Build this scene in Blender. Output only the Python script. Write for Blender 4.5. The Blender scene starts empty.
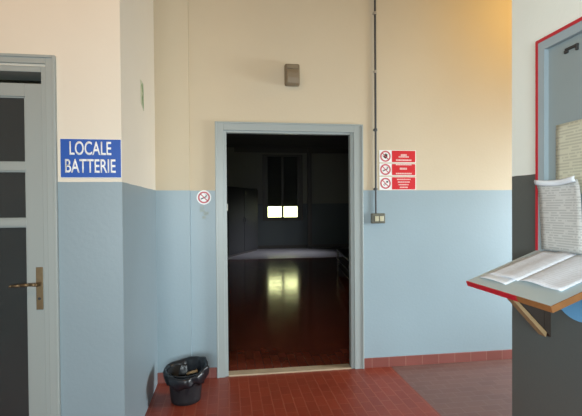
import bpy, bmesh, math, random
from mathutils import Matrix, Vector
random.seed(7)
S = bpy.context.scene
C = S.collection
R = math.radians

# ---------------------------------------------------------------- camera
cam_data = bpy.data.cameras.new('camera')
cam = bpy.data.objects.new('camera', cam_data)
C.objects.link(cam)
cam_data.sensor_width = 36.0
cam_data.lens = 430.0 / 582.0 * 36.0
cam_data.shift_y = 5.6 / 582.0
cam_data.clip_start = 0.02
cam.matrix_world = (Matrix.Translation((0, 0, 1.45)) @ Matrix.Rotation(R(-8.4), 4, 'Z')
                    @ Matrix.Rotation(R(89.25), 4, 'X') @ Matrix.Rotation(R(-0.42), 4, 'Z'))
S.camera = cam
S.view_settings.view_transform = 'Standard'
S.view_settings.look = 'None'
S.view_settings.gamma = 1.0
S.view_settings.use_curve_mapping = False
S.view_settings.exposure = 0.0

# ---------------------------------------------------------------- sky
W = bpy.data.worlds.new('world')
S.world = W
W.use_nodes = True
bg = W.node_tree.nodes['Background']
bg.inputs[0].default_value = (0.98, 1.0, 0.50, 1)
bg.inputs[1].default_value = 5.5

# ---------------------------------------------------------------- lights
def area(name, loc, aim, sx, sy, watts, col, spread=180):
    l = bpy.data.lights.new(name, 'AREA')
    l.shape = 'RECTANGLE'; l.size = sx; l.size_y = sy
    l.energy = watts; l.color = col; l.spread = R(spread)
    o = bpy.data.objects.new(name, l); C.objects.link(o)
    o.location = loc
    o.rotation_euler = (Vector(aim) - Vector(loc)).to_track_quat('-Z', 'Y').to_euler()
    return o
# daylight through the window behind the camera
area('window_daylight_rear', (-0.1, -1.60, 1.40), (0.2, 3.0, 0.75), 2.1, 1.0, 62, (0.84, 0.96, 1.0), 105)
# daylight through the window at the end of the side passage
area('window_daylight_passage', (5.04, 2.75, 1.40), (2.5, 3.7, 0.75), 1.2, 1.3, 92, (0.88, 0.96, 1.0), 88)
# added fill light from the left, brightening the right wall, cabinet and desk
area('fill_light_left', (-2.54, 0.2, 1.9), (1.4, 1.3, 1.9), 1.0, 1.2, 19, (0.88, 0.97, 1.0), 80)
# warm lamps near the ceiling
area('ceiling_lamp_passage', (3.0, 2.9, 3.5), (2.6, 3.7, 2.6), 0.9, 0.4, 17, (1.0, 0.64, 0.22))
area('ceiling_lamp_lobby', (-0.9, 0.6, 3.5), (-1.0, 2.6, 2.3), 1.2, 0.6, 24, (1.0, 0.55, 0.24))
# daylight through the hall's side window, falling on the far end of its floor
area('window_daylight_hall', (5.04, 13.4, 2.4), (1.6, 13.7, 0.0), 1.6, 1.0, 26, (0.85, 0.90, 1.0), 50)

# ---------------------------------------------------------------- materials
def mat(name, col, rough=0.6, metal=0.0, spec=0.5, noise=0.06, nscale=6.0, bump=0.0, bscale=60.0, **kw):
    m = bpy.data.materials.new(name); m.use_nodes = True
    nt = m.node_tree; N = nt.nodes; L = nt.links
    b = N['Principled BSDF']
    b.inputs['Roughness'].default_value = rough
    b.inputs['Metallic'].default_value = metal
    b.inputs['Specular IOR Level'].default_value = spec
    for k, v in kw.items():
        b.inputs[k.replace('_', ' ')].default_value = v
    tc = N.new('ShaderNodeTexCoord')
    no = N.new('ShaderNodeTexNoise'); no.inputs['Scale'].default_value = nscale
    no.inputs['Detail'].default_value = 4
    L.new(tc.outputs['Object'], no.inputs['Vector'])
    mx = N.new('ShaderNodeMix'); mx.data_type = 'RGBA'
    mx.inputs['A'].default_value = tuple(c * (1 - noise) for c in col) + (1,)
    mx.inputs['B'].default_value = tuple(min(1, c * (1 + noise)) for c in col) + (1,)
    L.new(no.outputs['Fac'], mx.inputs['Factor'])
    L.new(mx.outputs['Result'], b.inputs['Base Color'])
    if bump:
        n2 = N.new('ShaderNodeTexNoise'); n2.inputs['Scale'].default_value = bscale
        L.new(tc.outputs['Object'], n2.inputs['Vector'])
        bp = N.new('ShaderNodeBump'); bp.inputs['Strength'].default_value = bump
        bp.inputs['Distance'].default_value = 0.004
        L.new(n2.outputs['Fac'], bp.inputs['Height']); L.new(bp.outputs['Normal'], b.inputs['Normal'])
    return m

def two_tone(name, upper, lower, zline=1.604, rlow=0.42):
    """plaster with a painted dado up to a height of zline"""
    m = bpy.data.materials.new(name); m.use_nodes = True
    nt = m.node_tree; N = nt.nodes; L = nt.links
    b = N['Principled BSDF']
    g = N.new('ShaderNodeNewGeometry'); sx = N.new('ShaderNodeSeparateXYZ')
    L.new(g.outputs['Position'], sx.inputs[0])
    gt = N.new('ShaderNodeMath'); gt.operation = 'GREATER_THAN'; gt.inputs[1].default_value = zline
    wob = N.new('ShaderNodeTexNoise'); wob.inputs['Scale'].default_value = 9
    L.new(g.outputs['Position'], wob.inputs['Vector'])
    wm = N.new('ShaderNodeMath'); wm.operation = 'MULTIPLY_ADD'; wm.inputs[1].default_value = 0.006; wm.inputs[2].default_value = -0.003
    L.new(wob.outputs['Fac'], wm.inputs[0])
    ad = N.new('ShaderNodeMath'); ad.operation = 'ADD'
    L.new(sx.outputs['Z'], ad.inputs[0]); L.new(wm.outputs[0], ad.inputs[1]); L.new(ad.outputs[0], gt.inputs[0])
    no = N.new('ShaderNodeTexNoise'); no.inputs['Scale'].default_value = 1.6; no.inputs['Detail'].default_value = 5
    L.new(g.outputs['Position'], no.inputs['Vector'])
    def var(c, a):
        x = N.new('ShaderNodeMix'); x.data_type = 'RGBA'
        x.inputs['A'].default_value = tuple(v * (1 - a) for v in c) + (1,)
        x.inputs['B'].default_value = tuple(min(1, v * (1 + a)) for v in c) + (1,)
        L.new(no.outputs['Fac'], x.inputs['Factor']); return x
    lo, up = var(lower, .07), var(upper, .05)
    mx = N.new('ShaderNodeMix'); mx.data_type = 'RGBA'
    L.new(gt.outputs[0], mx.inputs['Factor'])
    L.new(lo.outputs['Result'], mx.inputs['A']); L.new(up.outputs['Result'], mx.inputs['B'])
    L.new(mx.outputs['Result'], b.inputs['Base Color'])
    rr = N.new('ShaderNodeMath'); rr.operation = 'MULTIPLY_ADD'
    rr.inputs[1].default_value = 0.8 - rlow; rr.inputs[2].default_value = rlow
    L.new(gt.outputs[0], rr.inputs[0]); L.new(rr.outputs[0], b.inputs['Roughness'])
    n2 = N.new('ShaderNodeTexNoise'); n2.inputs['Scale'].default_value = 45
    L.new(g.outputs['Position'], n2.inputs['Vector'])
    bp = N.new('ShaderNodeBump'); bp.inputs['Strength'].default_value = 0.25; bp.inputs['Distance'].default_value = 0.003
    L.new(n2.outputs['Fac'], bp.inputs['Height']); L.new(bp.outputs['Normal'], b.inputs['Normal'])
    return m

def tiles(name, c1, c2, mortar, rough, rot=0.0, bw=0.15, bh=0.08, ms=0.004, bump=0.3):
    m = bpy.data.materials.new(name); m.use_nodes = True
    nt = m.node_tree; N = nt.nodes; L = nt.links
    b = N['Principled BSDF']
    g = N.new('ShaderNodeNewGeometry')
    mp = N.new('ShaderNodeMapping'); mp.inputs['Rotation'].default_value = (0, 0, rot)
    L.new(g.outputs['Position'], mp.inputs['Vector'])
    br = N.new('ShaderNodeTexBrick')
    br.inputs['Scale'].default_value = 1.0
    br.inputs['Brick Width'].default_value = bw; br.inputs['Row Height'].default_value = bh
    br.inputs['Mortar Size'].default_value = ms; br.inputs['Mortar Smooth'].default_value = 0.3
    br.inputs['Color1'].default_value = c1 + (1,); br.inputs['Color2'].default_value = c2 + (1,)
    br.inputs['Mortar'].default_value = mortar + (1,)
    L.new(mp.outputs['Vector'], br.inputs['Vector'])
    no = N.new('ShaderNodeTexNoise'); no.inputs['Scale'].default_value = 2.2; no.inputs['Detail'].default_value = 6
    L.new(g.outputs['Position'], no.inputs['Vector'])
    mm = N.new('ShaderNodeMix'); mm.data_type = 'RGBA'; mm.blend_type = 'MULTIPLY'
    mm.inputs['Factor'].default_value = 0.35
    L.new(br.outputs['Color'], mm.inputs['A']); L.new(no.outputs['Color'], mm.inputs['B'])
    cr = N.new('ShaderNodeValToRGB')
    cr.color_ramp.elements[0].color = (0.55, 0.55, 0.55, 1); cr.color_ramp.elements[1].color = (1, 1, 1, 1)
    cr.color_ramp.elements[0].position = 0.3; cr.color_ramp.elements[1].position = 0.7
    L.new(no.outputs['Fac'], cr.inputs['Fac']); L.new(cr.outputs['Color'], mm.inputs['B'])
    L.new(mm.outputs['Result'], b.inputs['Base Color'])
    rr = N.new('ShaderNodeMath'); rr.operation = 'MULTIPLY_ADD'; rr.inputs[1].default_value = 0.12; rr.inputs[2].default_value = rough - 0.06
    L.new(no.outputs['Fac'], rr.inputs[0]); L.new(rr.outputs[0], b.inputs['Roughness'])
    bp = N.new('ShaderNodeBump'); bp.inputs['Strength'].default_value = bump; bp.inputs['Distance'].default_value = 0.002
    bp.invert = True
    L.new(br.outputs['Fac'], bp.inputs['Height']); L.new(bp.outputs['Normal'], b.inputs['Normal'])
    return m

def printed(name, paper, ink, line_h=0.011, word=0.035, seed=0.0, axis='Y', col_lines=True):
    """paper with rows of illegible small print; rows run along the given axis, stacked along Z"""
    m = bpy.data.materials.new(name); m.use_nodes = True
    nt = m.node_tree; N = nt.nodes; L = nt.links
    b = N['Principled BSDF']; b.inputs['Roughness'].default_value = 0.6
    tc = N.new('ShaderNodeTexCoord'); sx = N.new('ShaderNodeSeparateXYZ')
    L.new(tc.outputs['UV'], sx.inputs[0])
    def mth(op, a, c=None):
        n = N.new('ShaderNodeMath'); n.operation = op
        for k, v in enumerate((a, c)):
            if v is None: continue
            if isinstance(v, (int, float)): n.inputs[k].default_value = v
            else: L.new(v, n.inputs[k])
        return n.outputs[0]
    row = mth('DIVIDE', sx.outputs['Y'], line_h)
    on = mth('LESS_THAN', mth('FRACT', row), 0.5)
    cb = N.new('ShaderNodeCombineXYZ')
    L.new(mth('MULTIPLY', sx.outputs['X'], 1.6 / word), cb.inputs['X'])
    L.new(mth('MULTIPLY', mth('FLOOR', row), 7.31), cb.inputs['Y'])
    no = N.new('ShaderNodeTexNoise'); no.inputs['Scale'].default_value = 1.0
    L.new(cb.outputs[0], no.inputs['Vector'])
    wd = mth('MULTIPLY', on, mth('GREATER_THAN', no.outputs['Fac'], 0.44))
    mx = N.new('ShaderNodeMix'); mx.data_type = 'RGBA'
    mx.inputs['A'].default_value = paper + (1,); mx.inputs['B'].default_value = ink + (1,)
    L.new(wd, mx.inputs['Factor']); L.new(mx.outputs['Result'], b.inputs['Base Color'])
    return m

M = {}
M['wall'] = two_tone('wall_paint', (0.61, 0.53, 0.39), (0.295, 0.385, 0.43))
M['wallw'] = two_tone('wall_paint_whiter', (0.74, 0.68, 0.57), (0.25, 0.32, 0.355))
M['wallr'] = two_tone('wall_paint_shaded_dado', (0.86, 0.92, 0.86), (0.105, 0.115, 0.108))  # same dado paint made darker, this wall's shade put into the colour
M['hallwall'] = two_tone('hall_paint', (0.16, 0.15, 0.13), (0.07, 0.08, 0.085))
M['ceil'] = mat('ceiling_plaster', (0.42, 0.35, 0.26), 0.9)
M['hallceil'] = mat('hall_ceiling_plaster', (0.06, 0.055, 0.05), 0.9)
M['floor'] = tiles('red_floor_tiles', (0.25, 0.040, 0.018), (0.21, 0.032, 0.015), (0.29, 0.075, 0.042), 0.42, rot=R(90))
M['floor2'] = tiles('brown_floor_tiles', (0.17, 0.085, 0.07), (0.15, 0.072, 0.06), (0.19, 0.11, 0.092), 0.5, rot=R(0))
M['hallfloor'] = tiles('hall_floor_tiles', (0.20, 0.045, 0.025), (0.165, 0.035, 0.02), (0.13, 0.04, 0.03), 0.135, rot=R(90), bump=0.05)
M['lightpatch'] = mat('light_patch_grey', (0.30, 0.28, 0.30), 0.35, noise=0.15, nscale=1.5)  # patch of light on the hall floor, put into the colour
M['skirt'] = tiles('red_baseboard_tiles', (0.27, 0.085, 0.07), (0.23, 0.07, 0.055), (0.32, 0.15, 0.12), 0.45, bw=0.16, bh=0.5)
M['door_paint'] = mat('blue_grey_door_enamel', (0.33, 0.365, 0.35), 0.38, noise=0.04, nscale=3)
M['frame_paint'] = mat('blue_grey_frame_enamel', (0.335, 0.38, 0.375), 0.38, noise=0.05, nscale=3)
M['marble'] = mat('pale_marble', (0.44, 0.34, 0.23), 0.4, noise=0.2, nscale=9)
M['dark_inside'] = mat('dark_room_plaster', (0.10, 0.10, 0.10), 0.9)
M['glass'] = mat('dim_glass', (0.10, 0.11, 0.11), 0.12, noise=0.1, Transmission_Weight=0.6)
M['clear'] = mat('clear_glass', (0.95, 0.98, 0.96), 0.0, noise=0.0, Transmission_Weight=1.0)
M['brass'] = mat('aged_brass', (0.22, 0.155, 0.085), 0.45, metal=0.8, noise=0.2, nscale=40)
M['blue'] = mat('sign_blue', (0.001, 0.075, 0.40), 0.5, noise=0.03)
M['white'] = mat('white_enamel', (0.86, 0.88, 0.88), 0.4, noise=0.02)
M['red'] = mat('sign_red', (0.62, 0.02, 0.03), 0.4, noise=0.05)
M['redpaint'] = mat('red_edge_paint', (0.52, 0.015, 0.03), 0.4, noise=0.12, nscale=30)
M['printw'] = mat('pale_pink_print', (0.80, 0.52, 0.50), 0.5, noise=0.1)
M['pinkred'] = mat('faded_red_print', (0.55, 0.10, 0.13), 0.5, noise=0.1)
M['black'] = mat('black_print', (0.03, 0.03, 0.03), 0.5)
M['conduit'] = mat('dark_grey_conduit', (0.055, 0.06, 0.065), 0.5, noise=0.15, nscale=30)
M['clamp'] = mat('pale_metal_clamp', (0.45, 0.42, 0.36), 0.45, metal=0.4)
M['switchbox'] = mat('olive_grey_box_plastic', (0.13, 0.13, 0.10), 0.45, noise=0.1, nscale=30)
M['rocker'] = mat('ivory_rocker_plastic', (0.50, 0.48, 0.34), 0.4)
M['lamp'] = mat('brown_lamp_housing', (0.17, 0.13, 0.08), 0.5, noise=0.08, nscale=20)
M['lamp2'] = mat('brown_lamp_diffuser', (0.23, 0.18, 0.115), 0.4, noise=0.05)
M['green'] = mat('faded_green_print', (0.20, 0.30, 0.14), 0.6, noise=0.3, nscale=25)
M['greenpale'] = mat('faded_plate', (0.50, 0.52, 0.36), 0.6, noise=0.1, nscale=25)
M['bin'] = mat('black_bin_plastic', (0.013, 0.014, 0.017), 0.5, noise=0.2, nscale=20)
M['bag'] = mat('black_bag_film', (0.010, 0.012, 0.016), 0.32, noise=0.2, nscale=30, bump=0.5, bscale=30)
M['paper'] = mat('white_paper', (0.80, 0.86, 0.92), 0.6, noise=0.02)
M['greyboard'] = mat('grey_board_paint', (0.27, 0.33, 0.34), 0.5, noise=0.07, nscale=5)
M['greyrim'] = mat('grey_frame_paint', (0.33, 0.41, 0.45), 0.45, noise=0.07, nscale=5)
M['desktop'] = mat('pale_grey_desk_laminate', (0.46, 0.57, 0.60), 0.35, noise=0.05, nscale=8)
M['wood'] = mat('bare_edge_wood', (0.29, 0.125, 0.04), 0.55, noise=0.3, nscale=25)
M['wood2'] = mat('bracket_wood', (0.36, 0.24, 0.12), 0.6, noise=0.25, nscale=20)
M['woodshade'] = mat('shaded_gusset_wood', (0.035, 0.024, 0.017), 0.6, noise=0.25, nscale=20)  # bracket wood with the shade of its unlit side put into the colour
M['skyblue'] = mat('sky_blue_plastic', (0.16, 0.42, 0.70), 0.4, noise=0.04)
M['residue'] = mat('pale_sticker_residue', (0.36, 0.43, 0.42), 0.7, noise=0.2, nscale=60)
M['cabinet'] = mat('dark_steel_cabinet', (0.018, 0.018, 0.02), 0.7, noise=0.1)
M['shutter'] = mat('dark_shutter_slats', (0.03, 0.03, 0.028), 0.6, noise=0.1)
M['benchmetal'] = mat('worn_bench_metal', (0.15, 0.15, 0.15), 0.4, metal=0.6)
M['dark_wood'] = mat('dark_hall_wood', (0.06, 0.05, 0.045), 0.5)
M['print_cream'] = printed('cream_printed_notice', (0.60, 0.60, 0.47), (0.47, 0.47, 0.37), 0.013, 0.05)
M['print_grey'] = printed('grey_printed_notice', (0.56, 0.57, 0.55), (0.42, 0.43, 0.42), 0.011, 0.04)
M['print_page'] = printed('white_printed_page', (0.84, 0.90, 0.98), (0.76, 0.81, 0.88), 0.012, 0.045)

# ---------------------------------------------------------------- mesh helpers
def link(name, bm, m, parent=None, smooth=False, bevel=0.0, seg=2):
    bmesh.ops.recalc_face_normals(bm, faces=bm.faces)
    me = bpy.data.meshes.new(name); bm.to_mesh(me); bm.free()
    for x in (m if isinstance(m, (list, tuple)) else [m]):
        me.materials.append(x)
    o = bpy.data.objects.new(name, me); C.objects.link(o)
    if smooth:
        for p in me.polygons: p.use_smooth = True
    if bevel:
        b = o.modifiers.new('bevel', 'BEVEL'); b.width = bevel; b.segments = seg; b.limit_method = 'ANGLE'
    if parent:
        o.parent = parent
        o.matrix_parent_inverse = Matrix.Translation(-Vector(parent.location))
    return o

def box(bm, x0, x1, y0, y1, z0, z1):
    v = [bm.verts.new((x, y, z)) for x in (x0, x1) for y in (y0, y1) for z in (z0, z1)]
    for f in ((0, 1, 3, 2), (4, 6, 7, 5), (0, 4, 5, 1), (2, 3, 7, 6), (0, 2, 6, 4), (1, 5, 7, 3)):
        bm.faces.new([v[i] for i in f])
    return v

def hexa(bm, pts):
    """eight corners: bottom ring then top ring"""
    v = [bm.verts.new(p) for p in pts]
    for f in ((0, 1, 2, 3), (4, 5, 6, 7), (0, 1, 5, 4), (1, 2, 6, 5), (2, 3, 7, 6), (3, 0, 4, 7)):
        bm.faces.new([v[i] for i in f])

def prism(bm, outline, vec):
    a = [bm.verts.new(p) for p in outline]
    b = [bm.verts.new(Vector(p) + Vector(vec)) for p in outline]
    bm.faces.new(a); bm.faces.new(b)
    n = len(a)
    for i in range(n): bm.faces.new((a[i], a[(i + 1) % n], b[(i + 1) % n], b[i]))

def cyl(bm, p0, p1, r0, r1=None, n=16):
    r1 = r0 if r1 is None else r1
    p0, p1 = Vector(p0), Vector(p1); d = (p1 - p0).normalized()
    a = d.orthogonal().normalized(); b = d.cross(a)
    A = []; B = []
    for i in range(n):
        t = 2 * math.pi * i / n; u = a * math.cos(t) + b * math.sin(t)
        A.append(bm.verts.new(p0 + u * r0)); B.append(bm.verts.new(p1 + u * r1))
    bm.faces.new(A); bm.faces.new(B)
    for i in range(n): bm.faces.new((A[i], A[(i + 1) % n], B[(i + 1) % n], B[i]))

def ring(bm, c, r0, r1, y, t, n=32):
    """flat ring in the XZ plane, thickness t towards -y"""
    q = []
    for i in range(n):
        a = 2 * math.pi * i / n; ca, sa = math.cos(a), math.sin(a)
        q.append([bm.verts.new((c[0] + r * ca, yy, c[1] + r * sa)) for r, yy in ((r0, y), (r1, y), (r1, y - t), (r0, y - t))])
    for i in range(n):
        A, B = q[i], q[(i + 1) % n]
        for k in range(4): bm.faces.new((A[k], A[(k + 1) % 4], B[(k + 1) % 4], B[k]))

def bar2d(bm, x0, z0, x1, z1, w, y, t):
    d = Vector((x1 - x0, 0, z1 - z0)).normalized(); n = Vector((-d.z, 0, d.x)) * w / 2
    P0, P1 = Vector((x0, y, z0)), Vector((x1, y, z1))
    prism(bm, [P0 - n, P1 - n, P1 + n, P0 + n], (0, -t, 0))

def props(o, label=None, cat=None, group=None, kind=None):
    if label: o['label'] = label
    if cat: o['category'] = cat
    if group: o['group'] = group
    if kind: o['kind'] = kind
    return o

def empty(name, loc, **k):
    o = bpy.data.objects.new(name, None); C.objects.link(o); o.location = loc
    o.empty_display_size = 0.1
    bpy.context.view_layer.update()
    return props(o, **k)

def struct(name, bm, m, **k):
    o = link(name, bm, m, **k); o['kind'] = 'structure'; return o

def text_mesh(name, s, x0, x1, z0, z1, y, m, parent, bold=0.012, thick=0.001):
    cu = bpy.data.curves.new(name, 'FONT'); cu.body = s; cu.offset = bold; cu.extrude = 0.0
    t = bpy.data.objects.new(name + '_tmp', cu); C.objects.link(t)
    bpy.context.view_layer.update()
    me = bpy.data.meshes.new_from_object(t.evaluated_get(bpy.context.evaluated_depsgraph_get()))
    bpy.data.objects.remove(t)
    xs = [v.co.x for v in me.vertices]; ys = [v.co.y for v in me.vertices]
    ax, bx, ay, by = min(xs), max(xs), min(ys), max(ys)
    for v in me.vertices:
        v.co = Vector((x0 + (v.co.x - ax) / (bx - ax) * (x1 - x0), y, z0 + (v.co.y - ay) / (by - ay) * (z1 - z0)))
    bm = bmesh.new(); bm.from_mesh(me)
    r = bmesh.ops.extrude_face_region(bm, geom=list(bm.faces))
    for e in r['geom']:
        if isinstance(e, bmesh.types.BMVert): e.co.y -= thick
    return link(name, bm, m, parent)

# ================================================================ SETTING
YB = 3.73      # back wall plane
YL = 2.54      # left front wall plane
XS = -0.587    # left side wall plane
XR = 1.457     # right wall plane
CE = 3.6       # ceiling height

b = bmesh.new(); box(b, -2.6, XR, -1.8, 3.75, -0.1, 0.0); struct('floor', b, M['floor'])
b = bmesh.new(); box(b, XR, 5.2, 1.84, 3.75, -0.1, 0.0); struct('floor.001', b, M['floor2'])
b = bmesh.new(); box(b, -3.2, 5.2, 3.82, 12.25, -0.1, 0.0); struct('floor.002', b, M['hallfloor'])
b = bmesh.new(); box(b, -3.2, 5.2, 12.25, 15.6, -0.1, 0.0); struct('floor.003', b, M['lightpatch'])  # far strip of floor coloured as the light patch
b = bmesh.new(); box(b, -2.6, 5.2, -1.8, 3.9, CE, CE + .1); struct('ceiling', b, M['ceil'])
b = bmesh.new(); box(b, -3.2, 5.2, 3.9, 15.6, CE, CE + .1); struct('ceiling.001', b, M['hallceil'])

# back wall with the doorway
DX0, DX1, DZ = -0.062, 1.150, 2.145      # rough opening
b = bmesh.new()
box(b, -0.312, DX0, YB, 3.79, 0, CE); box(b, DX1, 5.2, YB, 3.79, 0, CE); box(b, DX0, DX1, YB, 3.79, DZ, CE)
struct('wall_back', b, M['wall'])
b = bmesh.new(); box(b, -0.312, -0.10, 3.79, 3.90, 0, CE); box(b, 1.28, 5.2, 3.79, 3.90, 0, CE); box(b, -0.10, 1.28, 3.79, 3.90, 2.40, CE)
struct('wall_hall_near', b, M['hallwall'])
b = bmesh.new(); box(b, XS - .2, -0.312, YB - 0.045, 3.90, 0, CE); struct('trim_1', b, M['wall'])   # shallow pilaster
b = bmesh.new(); box(b, XS - .2, XS, 2.74, YB - 0.045, 0, CE); struct('wall_left_side', b, M['wallw'])
# left front wall with door opening
LX0, LX1, LZ = -1.93, -0.975, 2.235
b = bmesh.new()
box(b, LX1, XS, YL, 2.74, 0, CE); box(b, -2.6, LX0, YL, 2.74, 0, CE); box(b, LX0, LX1, YL, 2.74, LZ, CE)
struct('wall_left_front', b, M['wallw'])
b = bmesh.new(); box(b, -2.7, -2.6, -1.7, YL, 0, CE); struct('wall_left', b, M['wallw'])
# rear wall with window opening
b = bmesh.new()
box(b, -2.6, -1.5, -1.8, -1.65, 0, CE); box(b, 0.9, XR, -1.8, -1.65, 0, CE)
box(b, -1.5, 0.9, -1.8, -1.65, 0, 0.9); box(b, -1.5, 0.9, -1.8, -1.65, 2.5, CE)
struct('wall_rear', b, M['wallw'])
# right wall
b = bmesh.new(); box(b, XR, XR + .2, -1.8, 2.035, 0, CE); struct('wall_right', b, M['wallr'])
# passage walls
b = bmesh.new(); box(b, XR + .2, 5.2, 1.84, 2.035, 0, CE); struct('wall_passage_front', b, M['wall'])
b = bmesh.new()
box(b, 5.1, 5.2, 2.035, 2.3, 0, CE); box(b, 5.1, 5.2, 3.4, YB, 0, CE)
box(b, 5.1, 5.2, 2.3, 3.4, 0, 0.8); box(b, 5.1, 5.2, 2.3, 3.4, 2.4, CE)
struct('wall_passage_end', b, M['wall'])
b = bmesh.new(); box(b, -1.5, .9, -1.74, -1.68, .9, 2.5); struct('sky_blocker_rear', b, M['white'])  # unseen solid panel added to keep sky light out of the rear opening
b = bmesh.new(); box(b, -2.6, -2.57, -.3, .7, 1.3, 2.5); struct('fill_panel_left', b, M['white'])  # unseen white panel added behind the left fill light
b = bmesh.new(); box(b, 5.12, 5.17, 2.3, 3.4, .8, 2.4); struct('sky_blocker_passage', b, M['white'])  # added out of view, shuts sky light out of the passage opening
b = bmesh.new(); box(b, 5.12, 5.17, 12.4, 14.4, 1.8, 3.0); struct('sky_blocker_hall', b, M['white'])  # added opaque panel, stops sky light at the hall's side opening
# dark room behind the left door
b = bmesh.new()
box(b, -2.7, XS - .2, 3.70, 3.75, 0, CE); box(b, -2.7, -2.65, 2.74, 3.70, 0, CE)
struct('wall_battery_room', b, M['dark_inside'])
# hall behind
b = bmesh.new()
WX0, WX1, WZ0, WZ1 = 1.30, 2.63, 1.04, 3.30
YF = 15.3
box(b, -3.1, WX0, YF, YF + .3, 0, CE); box(b, WX1, 5.1, YF, YF + .3, 0, CE)
box(b, WX0, WX1, YF, YF + .3, 0, WZ0); box(b, WX0, WX1, YF, YF + .3, WZ1, CE)
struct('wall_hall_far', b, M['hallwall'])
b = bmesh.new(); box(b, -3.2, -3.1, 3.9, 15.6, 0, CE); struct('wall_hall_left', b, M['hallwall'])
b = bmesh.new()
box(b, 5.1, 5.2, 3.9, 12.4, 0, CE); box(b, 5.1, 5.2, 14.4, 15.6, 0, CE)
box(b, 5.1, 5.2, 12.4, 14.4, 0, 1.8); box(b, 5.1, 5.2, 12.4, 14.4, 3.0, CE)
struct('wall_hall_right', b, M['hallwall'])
b = bmesh.new(); box(b, 2.86, 3.0, YF - .12, YF, 0, CE); struct('trim_2', b, M['dark_wood'])
b = bmesh.new(); box(b, 0.25, 1.05, YF - .04, YF, 0, 2.15); box(b, .25, 4.9, YF - .05, YF, 3.42, CE); struct('trim_3', b, M['dark_wood'])
b = bmesh.new(); box(b, 3.0, 5.1, YF - .015, YF, 0, 0.12); box(b, 1.05, 2.86, YF - .015, YF, 0, .12); struct('baseboard_hall', b, M['dark_wood'])

# baseboards
b = bmesh.new(); box(b, 1.203, 5.1, YB - .012, YB, 0, 0.088); struct('baseboard_back', b, M['skirt'], bevel=.002)
b = bmesh.new(); box(b, -0.312, -0.102, YB - .012, YB, 0, 0.088); box(b, XS, -0.312, YB - .057, YB - .045, 0, 0.088)
struct('baseboard_left', b, M['skirt'], bevel=.002)

# ---- doorway to the hall: frame and threshold
d2 = empty('door_2', (0.54, YB, 0), kind='structure')
b = bmesh.new()
FO, FI = 0.018, 0.0
# architrave on the wall face
box(b, -0.100, -0.030, YB - FO, YB, 0, 2.190); box(b, 1.118, 1.203, YB - FO, YB, 0, 2.190); box(b, -0.030, 1.118, YB - FO, YB, 2.118, 2.190)
# jamb lining
box(b, -0.062, -0.004, YB, 3.79, 0, 2.145); box(b, 1.090, 1.150, YB, 3.79, 0, 2.145); box(b, -0.004, 1.090, YB, 3.79, 2.100, 2.145)
# bead
box(b, -0.100, -0.086, YB - .026, YB - FO, 0, 2.190); box(b, 1.189, 1.203, YB - .026, YB - FO, 0, 2.190); box(b, -0.086, 1.189, YB - .026, YB - FO, 2.176, 2.190)
link('door_frame', b, M['frame_paint'], d2, bevel=.003)
b = bmesh.new(); box(b, -0.004, 1.090, YB - .005, 3.83, -0.02, 0.012); link('threshold', b, M['marble'], d2, bevel=.003)
b = bmesh.new(); box(b, -0.006, 0.004, YB + .06, YB + .085, 1.43, 1.49); link('hinge', b, M['clamp'], d2, bevel=.002)

# ---- left door
d1 = empty('door_1', (-1.45, YL, 0), kind='structure')
b = bmesh.new()
box(b, -0.976, -0.925, YL - .018, YL, 0, 2.292); box(b, -1.98, -0.976, YL - .018, YL, 2.246, 2.292); box(b, -1.98, -1.93, YL - .018, YL, 0, 2.246)
box(b, -0.940, -0.925, YL - .026, YL - .018, 0, 2.292); box(b, -1.98, -0.940, YL - .026, YL - .018, 2.277, 2.292)
box(b, -1.006, -0.975, YL + .002, 2.72, 0, 2.235); box(b, LX0, -1.006, YL + .002, 2.72, 2.205, 2.235); box(b, LX0, LX0 + .03, YL + .002, 2.72, 0, 2.205)
link('door_frame', b, M['door_paint'], d1, bevel=.003)
b = bmesh.new()
y0, y1 = YL + .035, YL + .075
gx0, gx1 = -1.80, -1.103
box(b, gx1, -1.010, y0, y1, 0.01, 2.150); box(b, -1.895, gx0, y0, y1, 0.01, 2.150)
for z0, z1 in ((2.078, 2.150), (1.667, 1.711), (1.360, 1.399), (0.01, 0.22)): box(b, gx0, gx1, y0, y1, z0, z1)
# glazing beads
for z0, z1 in ((1.711, 2.078), (1.399, 1.667), (0.22, 1.360)):
    box(b, gx1 - .008, gx1, y0 + .008, y1 - .008, z0, z1); box(b, gx0, gx1 - .008, y0 + .008, y1 - .008, z1 - .008, z1); box(b, gx0, gx1 - .008, y0 + .008, y1 - .008, z0, z0 + .008)
leaf = link('door_leaf', b, M['door_paint'], d1, bevel=.002)
for z0, z1 in ((1.711, 2.078), (1.399, 1.667), (0.22, 1.360)):
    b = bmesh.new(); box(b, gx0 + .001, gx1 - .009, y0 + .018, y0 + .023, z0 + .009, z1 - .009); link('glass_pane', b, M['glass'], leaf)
b = bmesh.new(); box(b, -1.058, -1.022, y0 - .006, y0, 0.893, 1.130)
hd = link('door_handle', b, M['brass'], leaf, bevel=.002); props(hd, label='aged brass lever handle')
b = bmesh.new()
cyl(b, (-1.040, y0 - .006, 1.038), (-1.040, y0 - .045, 1.038), .010, .009)
pts = [(-1.040, 1.038), (-1.075, 1.040), (-1.12, 1.037), (-1.165, 1.035), (-1.178, 1.034)]
for i in range(len(pts) - 1): cyl(b, (pts[i][0], y0 - .045, pts[i][1]), (pts[i + 1][0], y0 - .045, pts[i + 1][1]), .0095 - i * .0008, .0088 - i * .0008)
bmesh.ops.create_uvsphere(b, u_segments=12, v_segments=8, radius=.010, matrix=Matrix.Translation((-1.040, y0 - .045, 1.038)))
link('lever', b, M['brass'], hd, smooth=True)
b = bmesh.new(); cyl(b, (-1.040, y0 - .006, .955), (-1.040, y0 - .009, .955), .008); link('keyhole', b, M['black'], hd)

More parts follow.
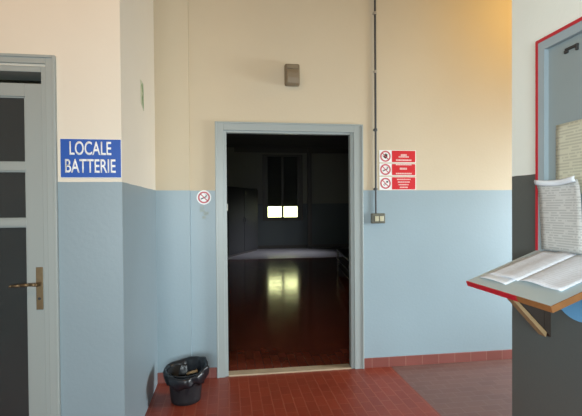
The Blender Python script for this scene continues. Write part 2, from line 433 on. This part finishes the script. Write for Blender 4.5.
# ---- hall window with its shutter lowered to the bottom panes
w1 = empty('window_1', (1.965, YF, WZ0), kind='structure')
b = bmesh.new()
box(b, WX0, 1.43, YF + .02, YF + .08, WZ0, WZ1); box(b, 2.50, WX1, YF + .02, YF + .08, WZ0, WZ1)
box(b, 1.43, 2.50, YF + .02, YF + .08, WZ0, 1.125); box(b, 1.925, 2.0, YF + .02, YF + .08, 1.105, WZ1)
box(b, WX0 - .05, WX1 + .05, YF - .03, YF, WZ0 - .04, WZ0 + .0)
box(b, WX0 - .06, WX0, YF - .03, YF, WZ0, WZ1 + .06); box(b, WX1, WX1 + .06, YF - .03, YF, WZ0, WZ1 + .06); box(b, WX0, WX1, YF - .03, YF, WZ1, WZ1 + .06)
link('window_frame', b, M['dark_wood'], w1, bevel=.004)
for x0, x1 in ((1.43, 1.925), (2.0, 2.50)):
    b = bmesh.new(); box(b, x0, x1, YF + .045, YF + .05, 1.105, WZ1); link('glass_pane', b, M['clear'], w1)
b = bmesh.new()
z = 1.505
while z < WZ1 - .02:
    box(b, WX0, WX1, YF + .12, YF + .135, z, min(z + .048, WZ1)); box(b, WX0, WX1, YF + .125, YF + .13, z + .046, z + .052); z += .05
link('roller_shutter', b, M['shutter'], w1)

# ================================================================ THINGS
# ---- blue room sign
s = empty('room_sign', (-0.752, YL, 1.628), label='blue rectangular sign reading LOCALE BATTERIE beside the glazed door', cat='sign')
b = bmesh.new(); box(b, -0.909, -0.5875, YL - .006, YL, 1.626, 1.842); link('backing_plate', b, M['white'], s, bevel=.002)
b = bmesh.new(); box(b, -0.907, -0.5895, YL - .008, YL - .006, 1.6285, 1.8400); link('blue_face', b, M['blue'], s)
text_mesh('lettering', 'LOCALE', -0.860, -0.640, 1.752, 1.828, YL - .008, M['white'], s)
text_mesh('lettering', 'BATTERIE', -0.884, -0.618, 1.654, 1.730, YL - .008, M['white'], s)

# ---- wall lamp above the doorway
l = empty('emergency_lamp', (0.565, YB, 2.50), label='small brown bulkhead lamp on the wall above the dark doorway', cat='lamp')
b = bmesh.new(); box(b, 0.500, 0.630, YB - .05, YB, 2.510, 2.695); link('housing', b, M['lamp'], l, bevel=.014, seg=4)
b = bmesh.new()
prof = [(0, 2.500), (-.030, 2.503), (-.052, 2.515), (-.058, 2.56), (-.058, 2.60), (-.046, 2.635), (0, 2.645)]
prism(b, [(0.512, YB - .046 + p[0], p[1]) for p in prof], (0.106, 0, 0)); link('diffuser', b, M['lamp2'], l, bevel=.008, seg=3)
b = bmesh.new(); box(b, 0.517, 0.612, YB - .056, YB - .05, 2.655, 2.685); link('cover_strip', b, M['lamp2'], l, bevel=.002)

# ---- conduit and switch box
c = empty('conduit_pipe', (1.321, YB, 1.39), label='dark vertical electrical conduit pipe running down the cream wall', cat='pipe')
b = bmesh.new(); cyl(b, (1.321, YB - .016, 1.395), (1.321, YB - .016, 1.625), .0085); cyl(b, (1.321, YB - .016, 1.625), (1.321, YB - .016, CE), .0095)
link('pipe', b, M['conduit'], c, smooth=False)
for z in (3.185, 2.665, 2.145, 1.614):
    b = bmesh.new(); cyl(b, (1.321, YB - .016, z - .012), (1.321, YB - .016, z + .012), .014); box(b, 1.303, 1.339, YB - .012, YB, z - .008, z + .008)
    link('clamp', b, M['clamp'] if z > 2.2 else M['conduit'], c)
sb = empty('switch_box', (1.337, YB, 1.305), label='olive-grey double switch box at the bottom end of the conduit', cat='switch')
b = bmesh.new(); box(b, 1.275, 1.400, YB - .045, YB, 1.306, 1.396); link('housing', b, M['switchbox'], sb, bevel=.008, seg=3)
for x in (1.300, 1.345):
    b = bmesh.new(); box(b, x, x + .036, YB - .052, YB - .045, 1.325, 1.372); link('rocker', b, M['rocker'], sb, bevel=.003)

# ---- round prohibition sign left of doorway
def prohibition(cx, cz, r, y, parent, kind, back=True):
    if back:
        b = bmesh.new(); cyl(b, (cx, y, cz), (cx, y - .002, cz), r * 1.22, n=32); link('backing_disc', b, M['white'], parent)
        y -= .002
    b = bmesh.new(); ring(b, (cx, cz), r * .74, r, y, .0012); bar2d(b, cx - r * .62, cz + r * .62, cx + r * .62, cz - r * .62, r * .16, y, .0012)
    link('red_ring', b, M['pinkred'], parent)
    b = bmesh.new()
    if kind == 'cigarette':
        bar2d(b, cx - r * .5, cz - r * .28, cx + r * .4, cz + r * .16, r * .2, y, .001)
        bar2d(b, cx + r * .38, cz + r * .22, cx + r * .30, cz + r * .5, r * .1, y, .001)
        bar2d(b, cx + r * .45, cz + r * .22, cx + r * .50, cz + r * .45, r * .08, y, .001)
    elif kind == 'hand':
        cyl(b, (cx + r * .05, y, cz - r * .08), (cx + r * .05, y - .001, cz - r * .08), r * .34, n=12)
        for k, h in ((-.2, .38), (-.03, .5), (.14, .5), (.3, .4)): bar2d(b, cx + r * k, cz, cx + r * k, cz + r * h, r * .13, y, .001)
        bar2d(b, cx - r * .2, cz - r * .2, cx - r * .48, cz + r * .12, r * .13, y, .001)
    else:
        prism(b, [(cx + r * p, y, cz + r * q) for p, q in ((.1, .42), (.52, .42), (.46, .12), (.16, .12))], (0, -.001, 0))
        for p, q in ((.0, .1), (-.15, -.05), (-.3, -.2), (.05, -.12), (-.12, -.3)): bar2d(b, cx + r * p, cz + r * q, cx + r * (p - .1), cz + r * (q - .1), r * .12, y, .001)
    link('pictogram', b, M['black'], parent)
n = empty('no_smoking_sign', (-0.197, YB, 1.545), label='small round no-smoking sticker at the paint line left of the doorway', cat='sign')
prohibition(-0.197, 1.545, .050, YB, n, 'cigarette')
b = bmesh.new()
for p in ((-0.215, 1.435, .030, .018), (-0.182, 1.408, .028, .022), (-0.198, 1.375, .020, .016), (-0.21, 1.465, .022, .012)):
    o = [(p[0] + p[2] * math.cos(t * .7) * random.uniform(.7, 1.1), YB, p[1] + p[3] * math.sin(t * .7) * random.uniform(.7, 1.1)) for t in range(9)]
    prism(b, o, (0, -.0012, 0))
props(link('sticker_residue', b, M['residue']), label='pale torn glue patches of a removed sticker below the no-smoking sticker', cat='sticker')

# ---- three prohibition boards right of the doorway
rows = [('hand', 1.967, 1.855, 'top', [(0.055, .012, .017), (0.098, -.004, .012)], [( .148, -.034)]),
        ('cigarette', 1.846, 1.737, 'middle', [(0.150, .044, .010), (0.075, .008, .018)], [(.150, -.036)]),
        ('bucket', 1.726, 1.607, 'bottom', [(0.13, .036, .010), (0.115, .012, .010), (.10, -.012, .010), (.075, -.036, .012)], [])]
for kind, zt, zb, pos, bars, wide in rows:
    zc = (zt + zb) / 2
    t = empty('safety_sign', (1.535, YB, zb), cat='sign', group='red and white safety signs beside the conduit',
              label='%s of three red safety signs beside the conduit, with a %s symbol' % (pos, {'hand': 'dark hand', 'cigarette': 'diagonal cigarette', 'bucket': 'pouring bucket'}[kind]))
    b = bmesh.new(); box(b, 1.360, 1.708, YB - .003, YB, zb, zt); link('backing_board', b, M['white'], t)
    prohibition(1.417, zc, .050, YB - .003, t, kind, back=False)
    b = bmesh.new(); box(b, 1.478, 1.702, YB - .0045, YB - .003, zb + .004, zt - .004); rp = link('red_panel', b, M['red'], t)
    # small illegible print, one row of word blocks each
    for w, dz, h in bars + [(w, dz, .013) for w, dz in wide]:
        b = bmesh.new()
        x = 1.590 - w / 2
        while x < 1.590 + w / 2 - .006:
            e = min(x + random.uniform(.010, .024), 1.590 + w / 2); box(b, x, e, YB - .0055, YB - .0045, zc + dz - h / 2, zc + dz + h / 2); x = e + .0022
        link('small_print', b, M['printw'], t)

# ---- faded green sign on the side wall
g = empty('exit_sign', (XS, 3.15, 2.16), label='narrow faded green sign high on the side wall beside the blue sign', cat='sign')
b = bmesh.new(); prism(b, [(XS, 3.10, 2.19), (XS, 3.20, 2.15), (XS, 3.20, 2.34), (XS, 3.10, 2.345)], (.003, 0, 0)); link('plate', b, M['greenpale'], g)
b = bmesh.new()
prism(b, [(XS + .003, 3.115, 2.31), (XS + .003, 3.15, 2.335), (XS + .003, 3.185, 2.30), (XS + .003, 3.19, 2.24), (XS + .003, 3.14, 2.225), (XS + .003, 3.165, 2.265)], (.001, 0, 0))
prism(b, [(XS + .003, 3.13, 2.235), (XS + .003, 3.19, 2.235), (XS + .003, 3.195, 2.165), (XS + .003, 3.15, 2.19)], (.001, 0, 0))
link('green_print', b, M['green'], g)

# ---- waste bin with black liner
BX, BY = -0.325, 3.325
wb = empty('waste_bin', (BX, BY, 0), label='small black waste bin with a crumpled black liner in the corner left of the doorway', cat='bin')
def lathe_bin(bm, prof, n=40, wob=None):
    rings = []
    for k, (r, z) in enumerate(prof):
        rg = []
        for i in range(n):
            a = 2 * math.pi * i / n
            rr, zz = (r, z) if wob is None else wob(k, a, r, z)
            rg.append(bm.verts.new((BX + rr * math.cos(a), BY + rr * math.sin(a), zz)))
        rings.append(rg)
    for A, B in zip(rings, rings[1:]):
        for i in range(n): bm.faces.new((A[i], A[(i + 1) % n], B[(i + 1) % n], B[i]))
    return rings
b = bmesh.new()
rg = lathe_bin(b, [(.100, 0.001), (.108, .004), (.112, .03), (.130, .225), (.134, .23), (.128, .23), (.108, .02)])
b.faces.new(rg[0]); b.faces.new(rg[-1])
link('bin_body', b, M['bin'], wb, smooth=True)
def wob(k, a, r, z):
    f = [1.0, 1, 1, 1, .8, .6, .4][min(k, 6)]
    fold = .007 * math.sin(9 * a + k * .9) + .005 * math.sin(15 * a + 1.3 * k) + .009 * math.sin(3 * a + .6)
    tilt = .028 * math.cos(a - R(62)) + .010 * math.sin(2 * a + .5)
    if k == 0: zz = z + .016 * math.sin(5 * a + .5) + .009 * math.sin(11 * a)
    else: zz = z + tilt * (1.0 if k >= 2 else .6) + .003 * math.sin(7 * a + k)
    return r + fold * f, zz
b = bmesh.new()
lathe_bin(b, [(.146, .150), (.156, .175), (.163, .205), (.166, .235), (.158, .252), (.146, .250), (.133, .228), (.122, .18), (.112, .12), (.096, .07)], n=72, wob=wob)
ln = link('bin_liner', b, M['bag'], wb, smooth=True)
so = ln.modifiers.new('film', 'SOLIDIFY'); so.thickness = .0015
props(ln, label='shiny crumpled black liner folded over the rim')
b = bmesh.new()
box(b, BX + .005, BX + .085, BY + .02, BY + .06, .190, .200)
bmesh.ops.rotate(b, verts=b.verts, cent=(BX + .05, BY + .04, .195), matrix=Matrix.Rotation(R(-14), 3, 'Y'))
bmesh.ops.subdivide_edges(b, edges=b.edges, cuts=3)
for v in b.verts: v.co += Vector([random.uniform(-.004, .004) for _ in range(3)])
props(link('crumpled_paper', b, M['wood2'], smooth=True), label='small pale crumpled paper scrap lying in the black waste bin', cat='paper')

# ---- wall cabinet with fold-down desk flap
CX = 1.430
CY0, CY1, CZ0, CZ1 = 1.285, 1.825, 1.242, 2.215
cb = empty('notice_cabinet', (XR, 1.555, CZ0), label='shallow grey wall notice cabinet with red border and fold-down desk flap', cat='cabinet')
b = bmesh.new()
fw = .052
box(b, CX, XR, CY1 - fw, CY1, CZ0, CZ1); box(b, CX, XR, CY0, CY0 + fw, CZ0, CZ1)
box(b, CX, XR, CY0 + fw, CY1 - fw, CZ1 - fw, CZ1); box(b, CX, XR, CY0 + fw, CY1 - fw, CZ0, CZ0 + fw)
link('cabinet_frame', b, M['greyrim'], cb)
b = bmesh.new()
rw = .013; e = .002
box(b, CX - e, CX, CY1 - rw, CY1, CZ0, CZ1); box(b, CX - e, CX, CY0, CY0 + rw, CZ0, CZ1)
box(b, CX - e, CX, CY0 + rw, CY1 - rw, CZ1 - rw, CZ1)
# red outer faces
box(b, CX - e, XR, CY1, CY1 + e, CZ0, CZ1); box(b, CX - e, XR, CY0 - e, CY0, CZ0, CZ1); box(b, CX - e, XR, CY0, CY1, CZ1, CZ1 + e)
link('red_border', b, M['redpaint'], cb)
b = bmesh.new(); box(b, XR - .005, XR - .0005, CY0 + fw, CY1 - fw, CZ0 + fw, CZ1 - fw); link('back_panel', b, M['greyboard'], cb)
b = bmesh.new(); box(b, XR - .012, XR - .005, 1.60, 1.672, 2.116, 2.128)
box(b, XR - .015, XR - .005, 1.602, 1.612, 2.100, 2.128); box(b, XR - .014, XR - .005, 1.655, 1.674, 2.106, 2.120)
link('latch', b, M['black'], cb, bevel=.002)

P0 = Vector((1.073, 0, 1.111)); dv = Vector((.9353, 0, .3539)); nv = Vector((-.3539, 0, .9353))
def DK(s, y, n=0.0): return P0 + dv * s + nv * n + Vector((0, y, 0))
def dslab(bm, s0, s1, y0, y1, n0, n1):
    hexa(bm, [DK(s0, y0, n0), DK(s1, y0, n0), DK(s1, y1, n0), DK(s0, y1, n0), DK(s0, y0, n1), DK(s1, y0, n1), DK(s1, y1, n1), DK(s0, y1, n1)])
b = bmesh.new(); dslab(b, .004, .380, 1.304, 1.820, -.020, -.001); fl = link('desk_flap', b, M['desktop'], cb)
b = bmesh.new(); dslab(b, .0, .004, 1.475, 1.820, -.023, 0); link('red_edging', b, M['redpaint'], fl)
b = bmesh.new(); dslab(b, .0, .004, 1.300, 1.475, -.023, 0); dslab(b, .004, .380, 1.300, 1.304, -.023, 0)
dslab(b, .004, .380, 1.304, 1.816, -.023, -.020)
props(link('wooden_edging', b, M['wood'], fl), label='worn bare wooden edge')

# ---- bracket under the desk
br = empty('wooden_bracket', (XR, 1.79, .85), label='triangular wooden bracket on the wall under the desk flap', cat='bracket')
b = bmesh.new(); prism(b, [(1.190, 1.768, 1.112), (1.204, 1.768, 1.118), (1.442, 1.768, .872), (1.436, 1.768, .850)], (0, .046, 0)); link('outer_edge', b, M['wood2'], br, bevel=.002)
b = bmesh.new(); prism(b, [(1.206, 1.766, 1.119), (1.425, 1.766, 1.200), (1.425, 1.766, .891)], (0, .046, 0)); link('gusset', b, M['woodshade'], br)
b = bmesh.new(); box(b, 1.4255, XR, 1.764, 1.814, .850, 1.214)
for v in b.verts:
    if v.co.z < 1 and v.co.x < 1.44: v.co.z = .892
link('wall_batten', b, M['woodshade'], br)

# ---- sky-blue rounded plaque
b = bmesh.new()
cyv, czv, rv = 1.600, 1.115, .150
prism(b, [(XR, cyv + .16 * math.cos(t / 40 * 2 * math.pi), czv + rv * math.sin(t / 40 * 2 * math.pi)) for t in range(40)], (-.006, 0, 0))
for v in b.verts: v.co.z = min(v.co.z, 1.205)
bmesh.ops.remove_doubles(b, verts=b.verts, dist=.00001)
props(link('round_plaque', b, M['skyblue']), label='sky blue rounded plaque on the grey wall under the desk flap', cat='plaque')

# ---- papers
def uvquad(bm, grid, us, vs):
    uvl = bm.loops.layers.uv.verify()
    V = [[bm.verts.new(p) for p in row] for row in grid]
    for i in range(len(V) - 1):
        for j in range(len(V[0]) - 1):
            f = bm.faces.new((V[i][j], V[i + 1][j], V[i + 1][j + 1], V[i][j + 1]))
            for lp, (a, c_) in zip(f.loops, ((i, j), (i + 1, j), (i + 1, j + 1), (i, j + 1))): lp[uvl].uv = (us[a], vs[c_])
def sheet(name, fn, wdt, hgt, m, parent=None, nu=8, nw=10, **k):
    b = bmesh.new()
    us = [wdt * i / nu for i in range(nu + 1)]; vs = [hgt * j / nw for j in range(nw + 1)]
    uvquad(b, [[fn(u, v) for v in vs] for u in us], us, vs)
    me = bpy.data.meshes.new(name); b.to_mesh(me); b.free(); me.materials.append(m)
    for p in me.polygons: p.use_smooth = True
    o = bpy.data.objects.new(name, me); C.objects.link(o)
    so = o.modifiers.new('sheet', 'SOLIDIFY'); so.thickness = .0006; so.offset = 0
    if parent:
        o.parent = parent; o.matrix_parent_inverse = Matrix.Translation(-Vector(parent.location))
    return props(o, **k)
# notice pinned inside the cabinet
sheet('printed_notice', lambda u, v: (XR - .008 - .002 * math.sin(v * 9), 1.722 - u, 1.50 + v + u * .0), .21, .308, M['print_cream'],
      label='cream printed sheet pinned inside the grey notice cabinet', cat='notice')
# notice hanging over the frame, top edge curled
def hang(u, v):
    top = max(0, (v - .27) / .04)
    x = 1.424 - .010 * top - .006 * math.sin(u * 22 + .6) * (v / .3)
    return (x, 1.802 - .012 * math.sin((.30 - v) * 5) * 1.6 - u, 1.252 + v - .004 * math.sin(u * 30) * top)
nt_ = sheet('printed_notice', hang, .232, .31, M['print_grey'], label='grey printed sheet in a sleeve hanging over the red border', cat='notice')
sheet('sleeve_top', lambda u, v: (1.412 - .008 * math.sin(v * 80) - .004 * math.sin(u * 35), 1.806 - u, 1.548 + v * .8 - .01 * math.sin(u * 14)), .238, .03, M['paper'], parent=nt_, nu=12, nw=5)

# open booklet on desk flap
ob = empty('open_booklet', tuple(DK(.19, 1.58, 0)), label='open white printed booklet lying on the tilted desk flap', cat='booklet')
def page_l(u, v):   # v across the flap depth, u along towards the far end
    lift = .006 * math.sin(min(1, u / .12) * math.pi) * (1 if u < .12 else 0) + .002
    return DK(.095 + v + .0 * u, 1.585 + u * (1 - .1 * (v / .29)), .0015 + lift)
sheet('page', page_l, .205, .285, M['print_page'], parent=ob)
def page_r(u, v):
    lift = .007 * math.sin(min(1, u / .14) * math.pi) * (1 if u < .14 else 0) + .002
    return DK(.098 + v, 1.583 - u * 1.0, .002 + lift)
sheet('page', page_r, .225, .275, M['print_page'], parent=ob)
sheet('loose_sheet', lambda u, v: DK(.052 + v, 1.605 + u, .0012 + .006 * math.sin(u * 16) * (1 - v / .06 if v < .06 else 0)), .19, .24, M['paper'],
      label='blank white loose sheet under the far side of the open booklet', cat='paper')

# ---- hall furniture
def cabinet(loc, rz, w, dp, h):
    t = empty('storage_cabinet', loc, label='tall dark cabinet standing in the hall left of the lit window', cat='cabinet')
    b = bmesh.new(); box(b, 0, w, 0, dp, .06, h); bd = link('cabinet_body', b, M['cabinet'], bevel=.006)
    b2 = bmesh.new(); box(b2, .04, w - .04, .03, dp - .03, 0, .06); pl = link('plinth', b2, M['dark_wood'])
    ds = []
    for k in range(2):
        b = bmesh.new(); box(b, .02 + k * (w / 2 - .01), w / 2 - .01 + k * (w / 2 - .01), -.018, 0, .1, h - .04); dd = link('cabinet_door', b, M['cabinet'], bevel=.004)
        b = bmesh.new(); xx = w / 2 + (-.06 if k == 0 else .05); box(b, xx, xx + .012, -.045, -.018, 1.0, 1.14); hh = link('handle', b, M['benchmetal']); hh.parent = dd
        ds.append(dd)
    for o in [bd, pl] + ds: o.parent = t
    t.rotation_euler.z = rz
    return t
cabinet((0.0, 12.7, 0), R(64), 2.35, .45, 2.1)

# bench with shelf rail, parallel to the view axis
bn = empty('low_bench', (2.30, 8.4, 0), label='low dark bench with pale metal edge rails at the right side of the hall', cat='bench')
def bpart(name, fn, m):
    b = bmesh.new(); fn(b); o = link(name, b, m, bevel=.004); o.parent = bn; return o
bpart('bench_top', lambda b: box(b, 0, .42, -1.25, 1.2, .485, .505), M['dark_wood'])
bpart('edge_rail', lambda b: box(b, -.025, 0, -1.25, 1.2, .485, .515), M['benchmetal'])
bpart('lower_rail', lambda b: box(b, -.02, 0, -1.22, 1.17, .29, .31), M['benchmetal'])
for yy in (-1.24, 1.16):
    for xx in (0, .38): bpart('leg', lambda b: box(b, xx, xx + .04, yy, yy + .04, 0, .485), M['dark_wood'])
bpart('lower_shelf', lambda b: box(b, 0, .42, -1.2, 1.16, .13, .15), M['dark_wood'])
bn.rotation_euler.z = R(-8.4)
